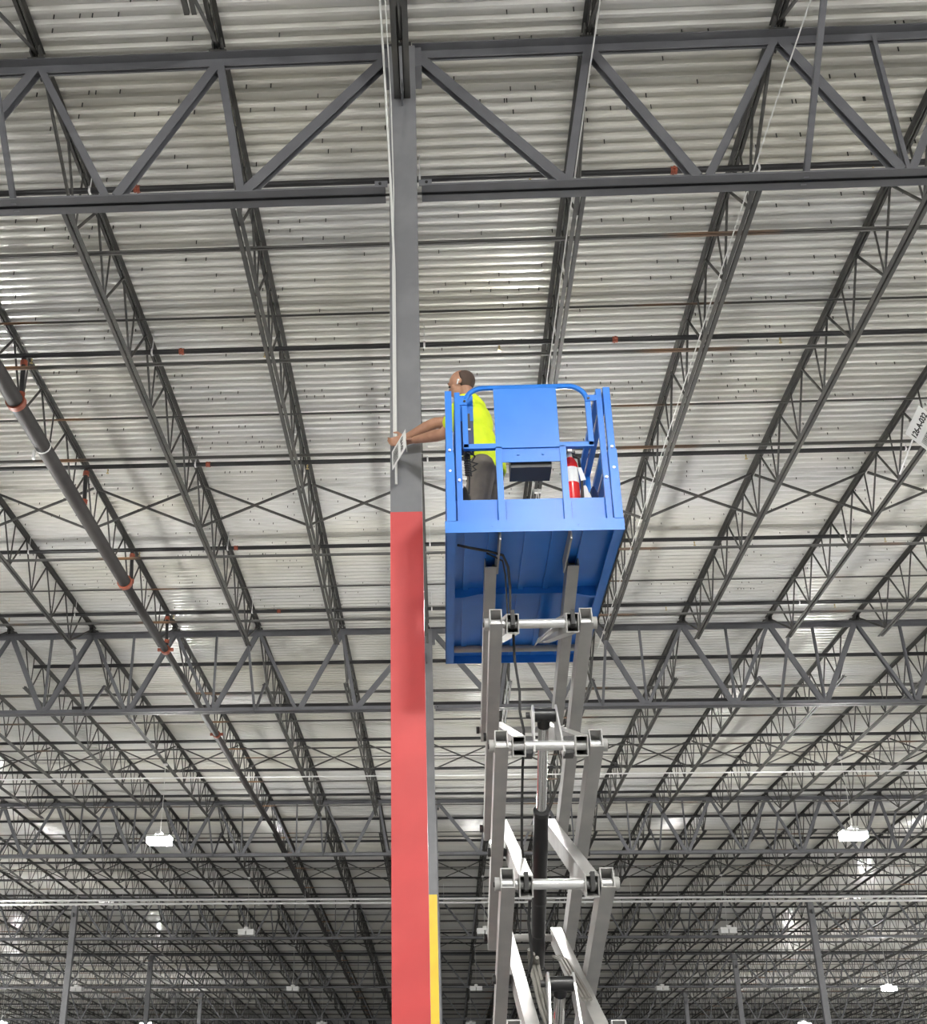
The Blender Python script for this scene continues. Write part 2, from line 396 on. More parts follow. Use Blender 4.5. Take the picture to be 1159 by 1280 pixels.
# ------------------------------------------------------------------ bridging
def brod(y, z, x0, x1, w, label, grp):
    o = part('bridging_angle', MB().box(x0, x1, -w/2, w/2, 0, .006).box(x0, x1, -w/2, -w/2+.006, 0, w), M['rod'], None, (0, y, z))
    tag(o, label, 'bridging', grp); return o
for y, nm, both in ((10.81, 'first', True), (13.1, 'second', True), (15.62, 'third', True), (19.2, 'fifth', False), (22.3, 'sixth', True)):
    brod(y, ZJB+.075, -11, 13, .038, 'thin %s bridging bar along the joist bottoms, first bay past nearest girder' % nm, 'bridging bars')
    if both: brod(y, ZD-.115, -11, 13, .024, 'thin %s bridging bar under the joist tops, first bay past nearest girder' % nm, 'bridging bars')
for bay in range(2, 7):
    for i, fr in enumerate((.131, .275, .431, .655, .85)):
        y = girder_y(bay)+fr*BAY; xw = 12+.30*y
        brod(y, ZJB+.075+drop(y), -xw, xw+3, .036, 'thin %s bridging bar along the joist bottoms, %s' % (ORD[i+1], bay_name(bay)), 'bridging bars')
        if i in (1, 3): brod(y, ZD-.115+drop(y), -xw, xw+3, .026, 'thin %s bridging bar under the joist tops, %s' % (ORD[i+1], bay_name(bay)), 'bridging bars')
xa = MB().bar((.03,-.012,ZJB+.06), (S-.03,-.012,ZD-.09), .034, .034).mesh('brace_bar', M['joist'])
xb = MB().bar((.03,.024,ZD-.09), (S-.03,.024,ZJB+.06), .034, .034).mesh('brace_bar', M['joist'])
for bay in range(1, 5):
    y = girder_y(bay)+9.2; k0, k1 = krange(y+5)
    for k in range(k0, k1):
        sd = 'between joists %s and %s' % (k_name(k).replace(' of the red column line', '').replace(' the red column line', ' column line') , k_name(k+1).replace(' of the red column line', '').replace(' the red column line', ' column line'))
        t = thing('cross_bracing', 'crossed bridging %s, %s' % (sd, 'bay %s' % ORD[bay] if False else ORD[bay]+' bay past girder'), 'bracing', (k*S, y, drop(y)), 'crossed bridging bars')
        inst('brace_bar', xa, t); inst('brace_bar', xb, t)

# ------------------------------------------------------------------ sprinkler pipes
ZP = 10.85
cm = MB().lathe((0,0,0), [(.026,-.035),(.044,-.035),(.044,-.012),(.038,-.010),(.038,.010),(.044,.012),(.044,.035),(.026,.035)], 10, 'x').box(-.012, .012, -.062, .062, -.016, .016).mesh('coupling', M['coupling'])
hm = MB().lathe((0,0,0), [(.012,-.02),(.014,-.05),(.007,-.055),(.007,-.085),(.024,-.088),(.024,-.092)], 8).mesh('sprinkler_head', M['brass'])
gm_h = MB().tube((0,0,.02), (0,0,ZD-ZP-.05), .006, 6).box(-.012, .012, -.034, .034, -.036, -.030).box(-.012, .012, -.036, -.030, -.036, .036).box(-.012, .012, .030, .036, -.036, .036).mesh('pipe_hanger', M['zinc'])
def branch(y, x0, x1, label, detail, seed, tags=()):
    r_ = random.Random(seed); dz = drop(y)
    t = thing('sprinkler_branch_pipe', label, 'pipe', (0, y, ZP+dz), 'sprinkler branch pipes')
    part('pipe', MB().tube((x0,0,0), (x1,0,0), .036 if detail else .042, 10), M['pipe'], t)
    if detail:
        for k in range(-6, 8):
            if x0 < k*S+.18 < x1 and k % 2 == 0: inst('pipe_hanger', gm_h, t, (k*S+.14, 0, 0))
        off = r_.uniform(-.15, .15)
        for xx in (-8.55, -5.1, -1.9, 1.25, 4.95, 8.3):
            inst('sprinkler_head', hm, t, (xx+off, 0, -.03))
        for xx in tags: inst('coupling', cm, t, (xx, 0, 0))
    return t
for i, (y, tg) in enumerate(((10.24, (-3.02, 2.92)), (13.44, (-3.15, 2.68)), (16.60, (-3.35,)), (19.76, (-3.4,)), (22.86, (-3.0,)))):
    branch(y, -11, 13, 'black sprinkler pipe with brass heads, %s line past the nearest girder' % ORD[i+1], True, i, tg)
for bay in range(2, 7):
    for i in range(5):
        y = 22.86+3.17*(1+i+5*(bay-2)) + (bay-2)*.17; xw = 12+.30*y; left = -9.1 if (bay == 2 and i in (0, 1)) else -xw
        branch(y, left, xw+3, 'black sprinkler pipe, %s line in the %s' % (ORD[i+1], bay_name(bay)), False, bay*10+i)
XM = -5.30; ZM = 10.06
t = thing('sprinkler_main', 'thick charcoal sprinkler main running lengthwise at left with orange couplings', 'pipe', (XM, 0, 0))
part('large_pipe', MB().tube((0,5,ZM), (0,19.4,ZM), .110, 16), M['main'], t)
part('reducing_pipe', MB().tube((0,19.4,ZM), (0,62,ZM+0.0), .066, 14), M['main'], t) if False else part('reducing_pipe', MB().tube((0,19.4,ZM), (0,YR,ZM), .070, 14), M['main'], t)
part('far_pipe', MB().tube((0,YR,ZM), (0,76,ZM+drop(76)), .070, 12), M['main'], t)
def ring(y, r): return MB().lathe((0,y,ZM), [(r,-.05),(r+.022,-.05),(r+.022,.05),(r,.05)], 16, 'y')
for y in (13.35, 19.42): part('coupling', ring(y, .110), M['coupling'], t)
for y in (22.9, 29.0): part('coupling', ring(y, .075).box(-.16, .16, y-.03, y+.03, ZM-.03, ZM+.03), M['coupling'], t)
for y in (13.44, 16.60, 19.76, 22.86):
    part('riser', MB().tube((.02,y+.02,ZM+.05), (-.02,y,ZP-.03), .034, 10), M['pipe'], t)
    part('riser_coupling', MB().lathe((.015,y+.015,ZM+.17), [(.03,-.035),(.05,-.035),(.05,.035),(.03,.035)], 10), M['coupling'], t)
    part('riser_coupling', MB().lathe((-.01,y,ZP-.12), [(.03,-.035),(.05,-.035),(.05,.035),(.03,.035)], 10), M['coupling'], t)
part('tag_band', MB().lathe((0,14.55,ZM), [(.111,-.012),(.116,-.012),(.116,.012),(.111,.012)], 16, 'y').box(-.13, -.10, 14.52, 14.58, ZM-.20, ZM-.06), M['white'], t)

# ------------------------------------------------------------------ electrical conduits
def cond(pts, r, label, m='zinc', cat='conduit', grp=None):
    o = part('electrical_conduit', MB().path(pts, r, 8), M[m], None); tag(o, label, cat, grp); return o
cond([(-16, 34.2, ZJB-.03), (24, 34.2, ZJB-.03)], .020, 'thin silver conduit crossing under the joists of the second bay')
for dz_, nm in ((0, 'lower'), (.15, 'upper')):
    t = thing('electrical_conduit', '%s pipe of the bright silver conduit pair crossing the whole roof' % nm, 'conduit', (0, 49.6, 9.13+dz_))
    part('pipe', MB().tube((-25,0,0), (36,0,0), .045, 10), M['zinc'], t)
    if dz_ == 0:
        for k in range(-13, 19):
            part('hanger_rod', MB().tube((k*S+.3,.07,-.07), (k*S+.3,.07,.75), .006, 6).box(k*S+.27, k*S+.33, -.06, .08, -.075, -.05), M['zinc'], t)
for k, xo, nm in ((1, 1.765, 'first'), (2, 3.61, 'second')):
    cond([(xo+.03, 4, ZJB-.02), (xo, 8.6, ZJB+.04), (xo, 20, ZJB+.04), (xo, 24.3, ZJB+.05)], .007, 'white cable clipped along the bottom of the %s joist right of the column' % nm, 'wire', 'cable')
cond([(-.245, 7.9, 11.5), (-.196, 8.125, 11.2), (-.150, 8.38, 10.2), (-.112, 8.55, 9.2), (-.085, 8.572, 8.3), (-.083, 8.572, 7.0), (-.078, 8.57, 6.15)], .011, 'white conduit leaning down to the left face edge of the red column', 'wire')
cond([(-.17, 7.95, 11.5), (-.145, 8.125, 11.2), (-.105, 8.45, 10.2), (-.088, 8.56, 9.2), (-.100, 8.575, 8.3), (-.098, 8.575, 6.6)], .006, 'thin white wire beside the conduit on the red column', 'wire', 'cable')

# ------------------------------------------------------------------ high-bay lamps
LZ = 8.30
lens_m = {}
def lamp(k, row, lit, label):
    y = Y1+(row+.5)*BAY; z = LZ+drop(y); zj = ZJB+drop(y)
    t = thing('high_bay_lamp', label, 'lamp', (k*S, y, z), 'high-bay lamps')
    if 'h' not in lens_m:
        lens_m['h'] = MB().box(-.08, .08, -.24, .24, .045, .12).box(-.31, .31, -.25, -.235, -.03, .04).box(-.31, .31, .235, .25, -.03, .04).box(-.02, .02, -.235, .235, -.02, .045).mesh('housing', M['housing'])
        def lens(m): return MB().box(-.30, -.02, -.235, .235, -.17, .027).box(.02, .30, -.235, .235, -.17, .027).mesh('lens', m)
        lens_m[True] = lens(M['lens']); lens_m[False] = lens(M['lens_off'])
        def upl(m): return MB().box(-.30, -.09, -.235, .235, .028, .036).box(.09, .30, -.235, .235, .028, .036).mesh('top_diffuser', m)
        lens_m['ut'] = upl(M['uplight']); lens_m['uf'] = upl(M['lens_off'])
        lens_m['c'] = MB().path([(0,0,.12), (.01,0,.5), (.02,-.02,1.2), (0,-.05,ZJB-LZ)], .007, 6).mesh('hanging_cable', M['wire'])
        lens_m['k'] = MB().box(-.05, .05, -.03, .03, ZJB-LZ-.05, ZJB-LZ).mesh('ceiling_hook', M['zinc'])
    inst('housing', lens_m['h'], t); inst('lens', lens_m[lit], t); inst('top_diffuser', lens_m['ut' if lit else 'uf'], t); inst('hanging_cable', lens_m['c'], t); inst('ceiling_hook', lens_m['k'], t)
rowname = {-6: 'sixth added fill row behind the viewer', -5: 'fifth added fill row behind the viewer', -4: 'fourth added fill row behind the viewer', -3: 'third added fill row behind the viewer', -2: 'behind the viewer', -1: 'above the viewer', 0: 'in the first bay past nearest girder', 1: 'in the second bay', 2: 'in the third bay', 3: 'in the fourth bay', 4: 'in the fifth bay', 5: 'in the sixth bay'}  # third to sixth rows behind are unseen, added to light deck and lift
colname = {-15: 'far left row', -10: 'second row to the left', -4: 'first row to the left', 1: 'middle row behind the lift', 6: 'first row to the right', 12: 'second row to the right', 17: 'far right row', -21: 'added outermost left fill row', 23: 'added outermost right fill row'}  # outermost rows are unseen lamps added to brighten the far bays
LIT = {(-21,1),(-21,2),(-21,3),(-21,4),(-21,5),(23,1),(23,2),(23,3),(23,4),(23,5),(17,1),(-15,1),(-15,3),(17,3),(12,2),(-10,2),(-4,-3),(1,-3),(6,-3),(-4,-2),(1,-2),(6,-2),(-10,-2),(12,-2),(-10,-1),(-4,-1),(1,-1),(6,-1),(12,-1),(-4,0),(1,0),(6,0),(-4,1),(1,1),(6,1),(12,3),(12,4),(-10,4),(-15,4),(-10,1),(12,1),(17,4),(-15,2),(17,2)}
for row in range(-6, 6):
    for k in (-21, -15, -10, -4, 1, 6, 12, 17, 23):
        if abs(k) > 12 and row < 1: continue
        lit = (k, row) in LIT or row <= -3
        lamp(k, row, lit, '%s high-bay lamp, %s, %s' % ('glowing' if lit else 'unlit white', colname[k], rowname[row]))

# ------------------------------------------------------------------ scissor lift
PX0, PX1, PY0, PY1, PZ = .293, 1.455, 7.10, 9.64, 5.0
lift = thing('scissor_lift', 'blue scissor lift with raised platform and light grey scissor arms', 'lift', (.874, 8.37, 0))
LO = Vector((.874, 8.37, 0))
def lp(name, mb, m, parent=None, label=None):
    mb.v = [tuple(Vector(v)-LO) for v in mb.v]
    return part(name, mb, m if not isinstance(m, str) else M[m], parent or lift, label=label)
def sub(name, mb, m, parent): return lp(name, mb, m, parent)
# platform tray
lp('platform_deck', MB().box(PX0+.01, PX1-.01, PY0+.01, PY1-.01, PZ+.062, PZ+.082), 'blue')
fas = lp('front_fascia', MB().box(PX0-.002, PX1+.002, PY0-.006, PY0, PZ, PZ+.086), 'blue')
for xx in (.60, 1.16): sub('bolt', MB().tube((xx,PY0-.010,PZ+.045), (xx,PY0-.005,PZ+.045), .008, 8), 'blue', fas)
lp('rear_fascia', MB().box(PX0, PX1, PY1, PY1+.006, PZ, PZ+.086), 'blue')
for xa_, xb_ in ((PX0, PX0+.068), (PX1-.068, PX1)):
    lp('side_channel', MB().box(xa_, xb_, PY0, PY1, PZ, PZ+.006).box(xa_ if xa_ < 1 else xb_-.006, xa_+.006 if xa_ < 1 else xb_, PY0, PY1, PZ, PZ+.086), 'blue')
mb = MB(); pts = []
for i in range(25):                                      # cross plate with a swept lower edge
    u_ = i/24; x_ = PX0+.07+u_*(PX1-PX0-.14); q = min(u_, 1-u_); z_ = PZ+(-.014 if q < .06 else min(.012, -.014+(q-.06)*.25))
    pts.append((x_, z_))
for i in range(24):
    (xa_, za_), (xb_, zb_) = pts[i], pts[i+1]
    mb.add([(xa_,8.17,za_),(xb_,8.17,zb_),(xb_,8.17,PZ+.062),(xa_,8.17,PZ+.062),(xa_,8.21,za_),(xb_,8.21,zb_),(xb_,8.21,PZ+.062),(xa_,8.21,PZ+.062)],
           [(0,1,2,3),(5,4,7,6),(0,4,5,1)])
lp('cross_plate', mb, 'blue')
for xx in (.44, .60, .84, 1.02, 1.22): lp('deck_stiffener', MB().box(xx-.02, xx+.02, PY0+.05, PY1-.05, PZ+.046, PZ+.062), 'blue')
lp('roller_bar', MB().tube((PX0+.07,9.38,PZ+.03), (PX1-.07,9.38,PZ+.03), .028, 12), 'arm')
# toe boards
tb = lp('front_toe_board', MB().box(.36, 1.40, PY0+.068, PY0+.074, PZ+.082, PZ+.275), 'blue')
sub('seam_strip', MB().box(.700, .712, PY0+.062, PY0+.068, PZ+.09, PZ+.265).box(1.135, 1.147, PY0+.062, PY0+.068, PZ+.09, PZ+.265), 'blue', tb)
for xx in (PX0+.012, PX1-.018): lp('side_toe_board', MB().box(xx, xx+.006, PY0+.02, PY1, PZ+.082, PZ+.232), 'blue')
lp('rear_toe_board', MB().box(PX0+.03, PX1-.03, PY1-.03, PY1-.024, PZ+.082, PZ+.232), 'blue')
# railing posts
RT = 6.095; w = .038
for xx in (.335, .396, 1.372, 1.424):
    yy = PY0+.04 if xx in (.396, 1.372) else PY0+.02
    pst = lp('rail_post', MB().bar((xx,yy,PZ+.082), (xx,yy,RT), .046 if xx in (.335, 1.424) else w, w, up=(0,1,0)), 'blue')
    for zz in ((5.62, 5.46) if xx in (.335, 1.424) else (5.40,)): sub('bolt', MB().tube((xx,yy-.032,zz), (xx,yy-.018,zz), .009, 8), 'bright', pst)
for xx in (.335, 1.424):
    lp('post_sleeve', MB().bar((xx,PY0+.015,PZ+.082), (xx,PY0+.015,5.60), .058, .050, up=(0,1,0)), 'blue')
for xx, y0_ in ((.335, PY0+.02), (.396, PY0+.04), (1.372, PY0+.04), (1.424, PY0+.02)):
    lp('side_rail', MB().bar((xx,y0_,RT-.018), (xx,PY1-.04,RT-.018), w, w), 'blue')
    lp('side_rail', MB().bar((xx,y0_,5.60), (xx,PY1-.04,5.60), w, w), 'blue')
for xx in (.335, 1.424):
    for yy in (8.35, PY1-.04): lp('rail_post', MB().bar((xx,yy,PZ+.082), (xx,yy,RT-.03), w, w, up=(0,1,0)), 'blue')
lp('rear_rail', MB().bar((.335,PY1-.04,RT-.018), (1.424,PY1-.04,RT-.018), w, w), 'blue')
lp('rear_rail', MB().bar((.335,PY1-.04,5.60), (1.424,PY1-.04,5.60), w, w), 'blue')
# front gate hoop
GY = PY0+.05
def rr(pts, w, h): 
    mb = MB()
    for a, b in zip(pts[:-1], pts[1:]): 
        d = (Vector(b)-Vector(a)).normalized()*(w*.25); mb.bar(Vector(a)-d, Vector(b)+d, h, w, up=(0,0,1) if abs(d.x) > abs(d.z) else (1,0,0))
    return mb
hx0, hx1, hz = .447, 1.296, 6.140
arc = []
for i in range(9):
    a = math.pi/2*i/8; arc.append((hx0+.13-.13*math.cos(a), GY, hz-.13+.13*math.sin(a)))
arc2 = []
for i in range(9):
    a = math.pi/2*i/8; arc2.append((hx1-.13+.13*math.sin(a), GY, hz-.13+.13*math.cos(a)))
lp('gate_hoop', MB().path(arc+arc2, .019, 8), 'blue')
for xx, dx in ((hx0, 0), (hx1, 0)):
    lp('gate_stile', MB().bar((xx,GY,5.66), (xx,GY,hz-.125), .036, .036, up=(0,1,0)), 'blue')
lp('hinge_clip', MB().box(.385, .462, GY-.026, GY-.018, 5.995, 6.045), 'blue'); lp('hinge_clip', MB().box(1.284, 1.385, GY-.026, GY-.018, 6.005, 6.050), 'blue')
for xx in (.447, 1.30): lp('hinge_pin', MB().tube((xx,GY-.034,6.022), (xx,GY-.026,6.022), .009, 8), 'black')
lp('gate_mid_rail', MB().bar((hx0-.015,GY,5.668), (hx1+.015,GY,5.668), .036, .036), 'blue')
pnl = lp('gate_panel', MB().box(.650, 1.083, GY-.012, GY-.006, 5.68, 6.135), 'blue')
mp_ = lp('mounting_plate', MB().box(.690, 1.085, GY-.006, GY, 5.545, 5.652), 'blue')
for xx in (.80, .965): sub('bolt', MB().tube((xx,GY-.014,5.604), (xx,GY-.006,5.604), .010, 8), 'blue', mp_)
for xx in (.668, 1.100): lp('gate_post', MB().bar((xx,GY,PZ+.082), (xx,GY,5.66), .042, .036, up=(0,1,0)), 'blue')
tr = lp('tool_tray', MB().box(.746, 1.022, GY+.02, GY+.22, 5.515, 5.535).box(.746, .756, GY+.02, GY+.22, 5.535, 5.66).box(1.012, 1.022, GY+.02, GY+.22, 5.535, 5.66).box(.746, 1.022, GY+.02, GY+.03, 5.535, 5.66).box(.746, 1.022, GY+.21, GY+.22, 5.535, 5.66), 'charcoal')
sub('tray_panel', MB().box(.785, .985, GY+.012, GY+.02, 5.555, 5.63), 'black', tr)
# control box on the left front rail, with a coiled lead
cb = lp('control_box', MB().box(.408, .510, 7.26, 7.36, 5.945, 6.155), 'blue'); 
lo_ = lp('control_box_base', MB().box(.408, .508, 7.26, 7.35, 5.72, 5.945), 'navy')
sub('switch_plate', MB().box(.470, .486, 7.250, 7.26, 5.88, 6.00), 'black', lo_); sub('white_sticker', MB().box(.462, .488, 7.252, 7.258, 5.868, 5.88), 'white', lo_)
pts = []
for i in range(97):
    a = i/8*2*math.pi; u_ = i/96; pts.append((.452+.02*math.cos(a)+.010*u_, 7.245+.02*math.sin(a), 5.72-.22*u_))
lp('coiled_lead', MB().path(pts, .006, 5), 'rubber')
lp('loose_lead', MB().path([(.47,7.235,5.70),(.51,7.23,5.64),(.485,7.23,5.60),(.525,7.23,5.585),(.49,7.23,5.565),(.515,7.23,5.54),(.47,7.235,5.52),(.46,7.24,5.36)], .006, 5), 'rubber')
# scissor stack
YN, YF = 7.20, 9.56
JZ = [4.398, 3.607, 2.793, 1.985, 1.18]      # near joints, top to bottom
XO, XI = (.598, 1.166), (.702, 1.078)
AW, AH, AT = .080, .124, .007
def arm(x, y0, z0, y1, z1, e0=.075, e1=.075, label=None):
    p, q = Vector((x,y0,z0)), Vector((x,y1,z1)); d = (q-p).normalized()
    return lp('scissor_arm', MB().rtube(p-d*e0, q+d*e1, AW, AH, AT), 'arm')
def boss(x, y, z, n): 
    return MB().tube((x-.012,y,z), (x+.012,y,z), n, 10)
for x in XO: arm(x+.006, 7.66, 5.035, YF, JZ[0], .02)
for x in XI: arm(x, 9.10, 5.035, YN, JZ[0], .02)
for x in XO:
    lp('hanger_plate', MB().box(x+(.047 if x < .8 else -.059), x+(.059 if x < .8 else -.047), 7.14, 7.70, 4.965, 5.06), 'arm')
for i in range(len(JZ)-1):
    for x in XO: arm(x, YN, JZ[i], YF, JZ[i+1])
    for x in XI: arm(x, YF, JZ[i], YN, JZ[i+1])
for x in XO: arm(x, YN, JZ[-1], YF, .62)
for x in XI: arm(x, YF, JZ[-1], YN, .62)
for i, z in enumerate(JZ):
    pin = lp('joint_pin', MB().tube((.556,YN,z), (1.208,YN,z), .030, 14), 'bright')
    for x in (.542, 1.222): sub('pin_collar', MB().tube((x-.016,YN,z), (x+.016,YN,z), .040, 12), 'arm', pin)
    for x in (.526, 1.240): sub('pin_bolt', MB().tube((x-.008,YN+.012,z), (x+.008,YN+.012,z), .016, 6), 'charcoal', pin)
    for x in XI: sub('rubber_block', MB().box(x-.012, x+.012, YN-.115, YN-.035, z-.050, z+.050), 'rubber', pin) if i in (0, 2) else None
    pf = lp('joint_pin', MB().tube((.55,YF,z), (1.214,YF,z), .026, 12), 'arm')
    for x in (.540, 1.224): sub('pin_bolt', MB().tube((x-.012,YF,z), (x+.012,YF,z), .030, 8), 'charcoal', pf)
ym = (YN+YF)/2
for i in range(len(JZ)-1):
    zc = (JZ[i]+JZ[i+1])/2
    for x in XO: lp('pivot_pin', MB().tube((x-.06,ym,zc), (x+.06,ym,zc), .030, 10), 'charcoal')
# gusset on the top inner arm and cross tube
gus = lp('gusset_plate', MB().add([(.86,7.50,4.36),(1.04,7.24,4.47),(1.04,7.62,4.52),(.90,7.62,4.46),(.86,7.50,4.352),(1.04,7.24,4.462),(1.04,7.62,4.512),(.90,7.62,4.452)], [(0,1,2,3),(7,6,5,4),(0,4,5,1),(1,5,6,2),(2,6,7,3),(3,7,4,0)]), 'arm')
# lift cylinders
def cyl(yt, zt_, yb, zb_, x=.882):
    top, bot = Vector((x,yt,zt_)), Vector((x,yb,zb_)); d = (bot-top)
    c = lp('lift_cylinder', MB().tube(top+d*.36, bot, .050, 18), 'black')
    sub('piston_rod', MB().tube(top, top+d*.37, .033, 16), 'chrome', c)
    sub('rod_head', MB().tube(top-Vector((.075,0,0)), top+Vector((.075,0,0)), .042, 14).tube(top, top+d*.04, .045, 14, r2=.040), 'black', c)
    sub('gland_ring', MB().tube(top+d*.355, top+d*.368, .054, 18), 'charcoal', c)
    for u_ in (.72, .86): sub('band', MB().tube(top+d*u_, top+d*(u_+.006), .052, 18), 'charcoal', c)
    return c
cyl(7.36, 3.845, 9.05, 2.55); cyl(7.36, 2.27, 9.05, 1.10)
for zj, zt_ in ((JZ[1], 3.845), (JZ[3], 2.27)):
    for x in (.795, .975):
        xin = x+(.012 if x < .9 else -.012)
        mb = MB(); o = [(7.15,zj-.05),(7.24,zj-.055),(7.45,zt_-.08),(7.43,zt_+.05),(7.33,zt_+.06),(7.28,zt_)]
        a = [(x-.006+(.0 if z < zj+.05 else (.018 if x < .9 else -.018)), y, z) for y, z in o]; b = [(v[0]+.012, v[1], v[2]) for v in a]
        n = len(o); mb.add(a+b, [tuple(range(n))[::-1], tuple(range(n,2*n))]+[(i,(i+1)%n,n+(i+1)%n,n+i) for i in range(n)])
        lp('cylinder_bracket', mb, 'bright')
    lp('bracket_bolt', MB().tube((.77,7.36,zt_), (.795,7.36,zt_), .020, 10), 'charcoal')
    lp('cross_block', MB().box(.742, .79, 7.19, 7.32, zj-.05, zj+.055).box(.98, 1.04, 7.19, 7.32, zj-.05, zj+.055), 'charcoal')
# hoses and cables
lp('cable', MB().path([(.375,7.35,5.03),(.45,7.33,5.0),(.58,7.36,4.985),(.68,7.42,4.98),(.715,7.5,4.93),(.725,7.55,4.80),(.715,7.5,4.62),(.72,7.38,4.45),(.715,7.32,4.2),(.735,7.3,3.98),(.73,7.3,3.85),(.75,7.33,3.74),(.745,7.37,3.62),(.735,7.4,3.52)], .009, 6), 'rubber')
lp('cable', MB().path([(.57,7.40,4.99),(.68,7.5,4.975),(.70,7.6,4.92),(.705,7.65,4.70),(.70,7.6,4.5)], .006, 6), 'rubber')
lp('cable', MB().path([(.735,7.4,3.52),(.725,7.5,3.3),(.72,7.6,3.1),(.74,7.8,3.02),(.76,7.9,3.08),(.745,8.0,3.0)], .009, 6), 'rubber')
lp('cable', MB().path([(.73,7.3,2.72),(.72,7.35,2.6),(.735,7.42,2.42),(.715,7.45,2.34)], .010, 6), 'rubber')
for dx in (0, .022, .044):
    lp('hose', MB().path([(.725+dx,7.5,2.47-dx),(.735+dx,7.62,2.40),(.75+dx,7.5,2.27),(.765+dx,7.38,2.14),(.80+dx,7.3,2.0)], .012, 6), 'hose')
    lp('hose', MB().path([(.99+dx,9.0,2.60),(1.0+dx,8.5,2.52),(1.01+dx,8.0,2.36),(1.02+dx,7.5,2.2)], .011, 6), 'hose')
# chassis on the floor (below the frame)
lp('chassis', MB().box(.36, 1.39, 7.12, 9.62, .18, .48), 'blue'); lp('chassis_cover', MB().box(.42, 1.33, 7.35, 9.4, .48, .56), 'charcoal')
for x in (.33, 1.42):
    for y in (7.42, 9.32): wl = lp('wheel', MB().lathe((x-.08,y,.19), [(.10,0),(.19,.01),(.19,.15),(.10,.16)], 20, 'x'), 'rubber'); sub('hub', MB().tube((x-.09,y,.19), (x+.09,y,.19), .07, 12), 'white', wl)

# ------------------------------------------------------------------ things on the platform
DZ = PZ+.082
t = thing('fire_extinguisher', 'red fire extinguisher with white label standing at the right of the platform', 'extinguisher', (1.165, 7.32, DZ))
part('cylinder', MB().lathe((0,0,0), [(.045,0),(.052,.012),(.052,.505),(.048,.535),(.034,.565),(.020,.58)], 20), M['xred'], t)
part('label', MB().lathe((0,0,0), [(.0525,.375),(.053,.375),(.053,.49),(.0525,.49)], 20), M['paper'], t)
part('valve', MB().lathe((0,0,0), [(.02,.58),(.018,.61),(.014,.62)], 12).box(-.012, .012, -.05, .05, .61, .625).box(-.010, .010, -.065, .03, .638, .650), M['bright'], t)
part('lever', MB().box(-.06, .04, -.012, .012, .618, .632), M['black'], t)
part('hose', MB().path([(.02,0,.60),(.06,-.01,.57),(.068,-.01,.40),(.066,-.01,.25),(.064,-.01,.14)], .010, 8), M['rubber'], t)
part('hang_tag', MB().add([(.045,-.035,.49),(.07,-.035,.485),(.095,-.035,.39),(.06,-.035,.385),(.045,-.032,.49),(.07,-.032,.485),(.095,-.032,.39),(.06,-.032,.385)], [(0,1,2,3),(7,6,5,4),(0,4,5,1),(1,5,6,2),(2,6,7,3),(3,7,4,0)]), M['paper'], t)
def lump(name, c, rx, ry, rz, m, seed, amp=.2):
    mb = MB().ell((0,0,0), rx, ry, rz, 18, 12); r_ = random.Random(seed); ph = [r_.uniform(0,6) for _ in range(6)]
    vs_ = []
    for v in mb.v:
        x, y, z = v; n = 1+amp*(math.sin(x/rx*4+ph[0])*math.sin(y/ry*3+ph[1])+.6*math.sin(z/rz*5+ph[2]+x/rx*2))
        vs_.append((x*n, y*n, max(-rz*.82, z*n)))
    mb.v = vs_; return part(name, mb, m, None, c)
tag(lump('plastic_bag', (1.275, 7.42, DZ+.19), .062, .10, .215, M['rag'], 2), 'crumpled white plastic bag beside the red fire extinguisher', 'bag')
tag(lump('tool_bag', (1.345, 7.60, DZ+.225), .050, .10, .265, M['navy'], 5, .12), 'dark tool bag at the right end of the blue platform', 'bag')
tag(lump('tool_pouch', (.445, 7.46, DZ+.20), .055, .09, .24, M['black'], 9, .12), 'black pouch hanging low behind the left front rail', 'pouch')

# ------------------------------------------------------------------ the worker
def remesh(name, mb, m, parent, voxel, smooth=3, fac=.5):
    me = mb.mesh(name+'_cage', m); o = bpy.data.objects.new(name, me); COL.objects.link(o)
    md = o.modifiers.new('r', 'REMESH'); md.mode = 'VOXEL'; md.voxel_size = voxel; md.use_smooth_shade = True
    if smooth: sm = o.modifiers.new('s', 'SMOOTH'); sm.iterations = smooth; sm.factor = fac
    dg = bpy.context.evaluated_depsgraph_get(); e = o.evaluated_get(dg)
    me2 = bpy.data.meshes.new_from_object(e); o.modifiers.clear(); o.data = me2; me2.name = name
    if not me2.materials: me2.materials.append(m)
    for p in me2.polygons: p.use_smooth = True
    if parent is not None: o.parent = parent
    return o
def limb(mb, pts, rs, n=14):
    # tapered limb with balls at the joints
    for (a, ra), (b, rb) in zip(list(zip(pts, rs))[:-1], list(zip(pts, rs))[1:]):
        mb.tube(a, b, ra, n, r2=rb)
    for p, r in zip(pts, rs): mb.ell(p, r*1.0, r*1.0, r*1.0, n, 8)
    return mb
V = Vector
def oell(mb, c, ax, ay, az, rx, ry, rz, n=18, m=12):
    k = len(mb.v); mb.ell((0,0,0), rx, ry, rz, n, m)
    for i in range(k, len(mb.v)):
        v = mb.v[i]; mb.v[i] = tuple(V(c)+ax*v[0]+ay*v[1]+az*v[2])
    return mb
